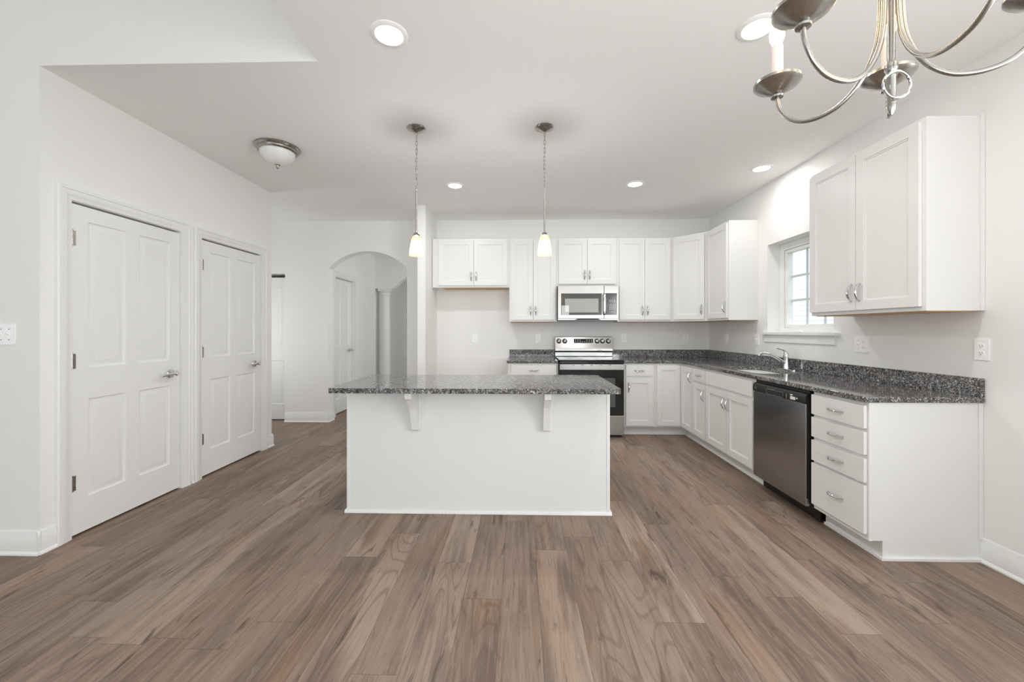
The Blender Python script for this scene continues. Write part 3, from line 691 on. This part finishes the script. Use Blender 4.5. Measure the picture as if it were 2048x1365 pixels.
# ------------------------------------------------------------------ island
IX0, IX1, IY0, IY1 = -1.210, .607, 2.726, 3.195
il = thing('kitchen_island', 'plain white kitchen island base with two corbels, facing the camera', 'island', (0, 0, 0))
obj('body', MB().box(IX0 + .004, IX1 - .004, IY0 + .006, IY1, .0, CB - .001), 'cab', il)
obj('front_panel', MB().box(IX0 + .010, IX1 - .010, IY0 + .001, IY0 + .006, .0, CB - .001), 'cab', il)
for x0, x1 in ((IX0, IX0 + .022), (IX1 - .022, IX1)):
    obj('corner_trim', MB().box(x0, x1, IY0 - .004, IY1, .0, CB - .001), 'trim', il, .002)
obj('shoe_moulding', MB().prism([(IY0, 0), (IY0 - .014, 0), (IY0 - .014, .008), (IY0 - .007, .020), (IY0, .022)], 'x', IX0 - .012, IX1 + .012)
    .box(IX0 - .012, IX0, IY0, IY1, 0, .020).box(IX1, IX1 + .012, IY0, IY1, 0, .020), 'trim', il)
cor = [(0, .298), (.205, .298), (.205, .262), (.198, .252), (.180, .246), (.160, .232), (.142, .208), (.118, .192), (.104, .180), (.092, .150), (.072, .105), (.054, .070), (.046, .035), (.040, .018), (.022, .008), (.0, .008)]
for cx_, o_ in ((-.735, .012), (.179, -.009)):
    k = obj('corbel', MB().prism([(IY0 - .011 - y, z + CB - .001 - .298) for y, z in cor], 'x', cx_ + o_ - .022, cx_ + o_ + .022), 'trim', il, .002)
    obj('corbel_plate', MB().box(cx_ - .042, cx_ + .042, IY0 - .011, IY0 + .002, .572, CB - .001), 'trim', k, .002)
it = thing('island_worktop', 'grey speckled granite slab on top of the island', 'worktop', (0, 0, 0))
obj('slab', MB().prism(rrect(IX0 - .012, IX1 + .014, 2.460, 3.235, .030, 6), 'z', CB, CT), 'granite', it, .009, seg=3)

# ------------------------------------------------------------------ outlets and switches (plate front = local -y)
def plate(name, label, cat, loc, rz, kinds, group=None):
    t = thing(name, label, cat, loc, rz, group)
    w = .070 + .046 * (len(kinds) - 1)
    obj('cover_plate', MB().prism(rrect(-w / 2, w / 2, -.0575, .0575, .004, 3), 'y', -.006, -.0005), 'white', t, .002)
    for i, k in enumerate(kinds):
        x = (i - (len(kinds) - 1) / 2) * .046
        if k == 'o':
            for z in (-.0195, .0195):
                r = obj('receptacle', MB().prism([(x + .0165 * cos(2 * pi * a / 24), z + max(-.0125, min(.0125, .0165 * sin(2 * pi * a / 24)))) for a in range(24)], 'y', -.0085, -.005), 'white', t)
                obj('slot', MB().box(x - .0075, x - .0055, -.009, -.008, z - .002, z + .007).box(x + .0055, x + .0075, -.009, -.008, z - .001, z + .006).lathe([(.0022, -.009), (.0022, -.008)], 8, (x, 0, z - .006), 'y'), 'slot', r)
            obj('screw', MB().lathe([(.003, -.0075), (.003, -.005)], 10, (x, 0, 0), 'y'), 'white', t)
        elif k == 's':
            obj('toggle', MB().box(x - .005, x + .005, -.007, -.005, -.012, .012).prism([(-.006, -.004), (-.020, .006), (-.019, .012), (-.006, .006)], 'x', x - .004, x + .004), 'white', t)
            for z in (-.030, .030): obj('screw', MB().lathe([(.0028, -.0075), (.0028, -.005)], 10, (x, 0, z), 'y'), 'slot', t)
        else:
            obj('rocker', MB().box(x - .016, x + .016, -.010, -.005, -.033, .033), 'white', t, .001)
    return t
first = plate('wall_outlet', 'white outlet low in the empty fridge space on the back wall', 'outlet', (-.628, YB, 1.153), FACE_CAM, 'o', 'duplex outlets')
dup(first, (.229, YB, 1.153), 'white outlet on the back wall just left of the range')
dup(first, (1.387, YB, 1.154), 'white outlet on the back wall just right of the range')
dup(first, (2.209, YB, 1.160), 'white outlet on the back wall nearest the corner')
dup(first, (XR, 2.227, 1.158), 'white outlet at the near end of the right wall, past the worktop', FACE_LEFT)
plate('wall_switch', 'white rocker plate on the right wall nearest the corner', 'switch', (XR, 4.927, 1.158), FACE_LEFT, 'r')
plate('wall_switch', 'white single toggle switch left of the window sill', 'switch', (XR, 4.298, 1.161), FACE_LEFT, 's')
plate('wall_switch', 'white double plate with toggle and outlet right of the window', 'switch', (XR, 2.994, 1.157), FACE_LEFT, 'so')
plate('wall_switch', 'white double toggle switch on the living room wall at far left', 'switch', (-2.914, YC, 1.241), FACE_CAM, 'ss')

# ------------------------------------------------------------------ ceiling lights
def downlight(loc, label):
    t = thing('recessed_downlight', label, 'ceiling light', loc, 0, 'recessed downlights')
    obj('trim_ring', MB().lathe([(.066, -.0005), (.066, -.004), (.070, -.010), (.086, -.008), (.093, -.003), (.093, -.0005)], 48), 'white', t)
    obj('lens', MB().lathe([(.0655, -.001), (.0655, -.006), (.0655, -.0062)], 48), 'lens', t)
    return t
dl = downlight((-.666, 1.985, H), 'lit recessed ceiling light nearest the high ceiling edge')
spots = [((1.167, 1.986, H), 'lit recessed ceiling light half hidden by the chandelier'), ((-.682, 4.076, H), 'lit recessed ceiling light over the fridge space side of the kitchen'),
         ((1.163, 4.077, H), 'lit recessed ceiling light in front of the range'), ((2.216, 3.709, H), 'lit recessed ceiling light close to the sink window wall')]
for p, lb in spots: dup(dl, p, lb)
for p in [(-.666, 1.985, H)] + [s_[0] for s_ in spots]:
    l = bpy.data.lights.new('downlight_beam', 'AREA'); l.shape = 'DISK'; l.size = .12; l.energy = 4.5 if p[0] > 2 else 8.8; l.color = (1, .99, .97)
    o = bpy.data.objects.new('downlight_beam', l); COL.objects.link(o); o.location = (p[0], p[1], H - .012)

fl = thing('flush_ceiling_light', 'unlit flush ceiling light with frosted bowl and nickel rim', 'ceiling light', (-1.995, 3.20, H))
obj('rim', MB().lathe([(.135, -.001), (.166, -.001), (.168, -.012), (.160, -.022), (.152, -.024), (.150, -.036), (.143, -.042), (.132, -.044), (.130, -.030)], 56), 'nickel', fl)
obj('glass_bowl', MB().lathe([(.131, -.040), (.128, -.060), (.112, -.092), (.085, -.118), (.05, -.135), (.012, -.142)], 56), 'frost', fl)
obj('finial', MB().lathe([(.004, -.139), (.020, -.141), (.020, -.146), (.010, -.150), (.008, -.158), (.011, -.163), (.008, -.172), (.003, -.176)], 24), 'nickel', fl)

def pendant(loc, label):
    t = thing('pendant_light', label, 'pendant light', loc, 0, 'pendants over the island')
    obj('canopy', MB().lathe([(.064, -.001), (.065, -.008), (.060, -.013), (.030, -.027), (.010, -.034), (.006, -.036)], 40), 'nickel', t)
    ch = MB()
    z = -.034; k = 0; z_end = -.448
    while z > z_end:
        L, wd = .036, .0065; pts = []
        for i in range(16):
            a = 2 * pi * i / 16; s_ = wd * cos(a); h_ = (L / 2 - wd) * (1 if sin(a) > 0 else -1) + wd * sin(a)
            pts.append((s_, 0, z - L / 2 + h_) if k % 2 == 0 else (0, s_, z - L / 2 + h_))
        ch.tube(pts, .0016, 6, True); z -= L - .0055; k += 1
    ch.tube([(0.004, 0.002, -.034), (.006, -.004, -.15), (-.005, .003, -.28), (.004, .004, -.40), (0, 0, -.455)], .0011, 6)
    obj('chain', ch, 'nickel', t)
    obj('rod', MB().lathe([(.003, -.444), (.0075, -.452), (.006, -.460), (.006, -.780)], 16), 'nickel', t)
    obj('socket_cap', MB().lathe([(.007, -.768), (.009, -.776), (.016, -.780), (.025, -.794), (.027, -.800), (.024, -.802)], 32), 'nickel', t)
    sh = MB(); prof = [(.024, -.797), (.030, -.806), (.037, -.830), (.043, -.860), (.049, -.900), (.053, -.935), (.0545, -.947)]
    n = 40; rings = [[sh.bm.verts.new((r * cos(2 * pi * i / n), r * sin(2 * pi * i / n), z)) for i in range(n)] for r, z in prof]
    for A, B in zip(rings, rings[1:]):
        for i in range(n): sh.bm.faces.new((A[i], A[(i + 1) % n], B[(i + 1) % n], B[i]))
    obj('shade', sh, 'shade', t)
    return t
PEND = [(-.774, 2.914, H), (.172, 2.922, H)]
p0 = pendant(PEND[0], 'lit bell pendant hanging over the left half of the island')
dup(p0, PEND[1], 'lit bell pendant hanging over the right half of the island')
for p in PEND:
    l = bpy.data.lights.new('pendant_bulb', 'POINT'); l.shadow_soft_size = .016; l.energy = 13; l.color = (.99, 1, .99)
    o = bpy.data.objects.new('pendant_bulb', l); COL.objects.link(o); o.location = (p[0], p[1], H - .895)

# chandelier
CC = (.7331, .8030)
cl = thing('chandelier', 'brushed nickel five-arm candle chandelier hanging close to the camera', 'chandelier', (CC[0], CC[1], 0))
obj('column', MB().lathe([(.0065, 1.790), (.0065, 2.13), (.016, 2.14), (.024, 2.16), (.024, 2.18), (.010, 2.20), (.006, 2.22), (.006, 2.70)], 24), 'nickel', cl)
obj('ceiling_canopy', MB().lathe([(.012, 2.695), (.03, 2.71), (.062, 2.74), (.064, H - .001)], 40), 'nickel', cl)
obj('finial', MB().lathe([(.002, 1.693), (.0065, 1.702), (.0075, 1.712), (.0075, 1.765), (.010, 1.772), (.0075, 1.776), (.0105, 1.782), (.0105, 1.792), (.0085, 1.796), (.0065, 1.800)], 24), 'nickel', cl)
obj('ring', MB().tube([(.026 * cos(2 * pi * k / 40), -.012, 1.746 + .026 * sin(2 * pi * k / 40)) for k in range(40)], .0026, 10, True), 'chrome', cl)
prof = [(.210, 1.838), (.208, 1.818), (.201, 1.797), (.187, 1.775), (.165, 1.756), (.140, 1.747), (.113, 1.746), (.086, 1.753), (.060, 1.772), (.042, 1.796), (.030, 1.822), (.022, 1.850), (.0175, 1.89), (.0165, 1.95), (.0165, 2.06), (.018, 2.12), (.020, 2.165)]
# smooth the arm profile
def catmull(P, m=4):
    out = []
    for i in range(len(P) - 1):
        a, b, c_, d_ = P[max(i - 1, 0)], P[i], P[i + 1], P[min(i + 2, len(P) - 1)]
        for j in range(m):
            t = j / m
            out.append(tuple(.5 * (2 * b[k] + (c_[k] - a[k]) * t + (2 * a[k] - 5 * b[k] + 4 * c_[k] - d_[k]) * t * t + (3 * b[k] - a[k] - 3 * c_[k] + d_[k]) * t ** 3) for k in range(2)))
    return out + [P[-1]]
prof = catmull(prof)
for i in range(5):
    a = math.radians(121 + 72 * i); ux, uy = cos(a), sin(a)
    arm = obj('arm', MB().tube([(r * ux, r * uy, z) for r, z in prof], .0046, 12), 'nickel', cl)
    bx, by = .210 * ux, .210 * uy
    obj('drip_pan', MB().lathe([(.0065, 1.832), (.013, 1.834), (.014, 1.838), (.008, 1.842), (.020, 1.847), (.046, 1.862), (.0505, 1.867), (.0505, 1.873), (.048, 1.873), (.016, 1.855), (.015, 1.882)], 40, (bx, by, 0)), 'nickel', arm)
    obj('candle_sleeve', MB().lathe([(.0128, 1.874), (.0128, 1.958)], 28, (bx, by, 0)), 'candle', arm)
    obj('bulb', MB().lathe([(.007, 1.957), (.0095, 1.963), (.0155, 1.978), (.0165, 1.990), (.013, 2.010), (.007, 2.030), (.003, 2.048), (.001, 2.056)], 24, (bx, by, 0)), 'bulb', arm)
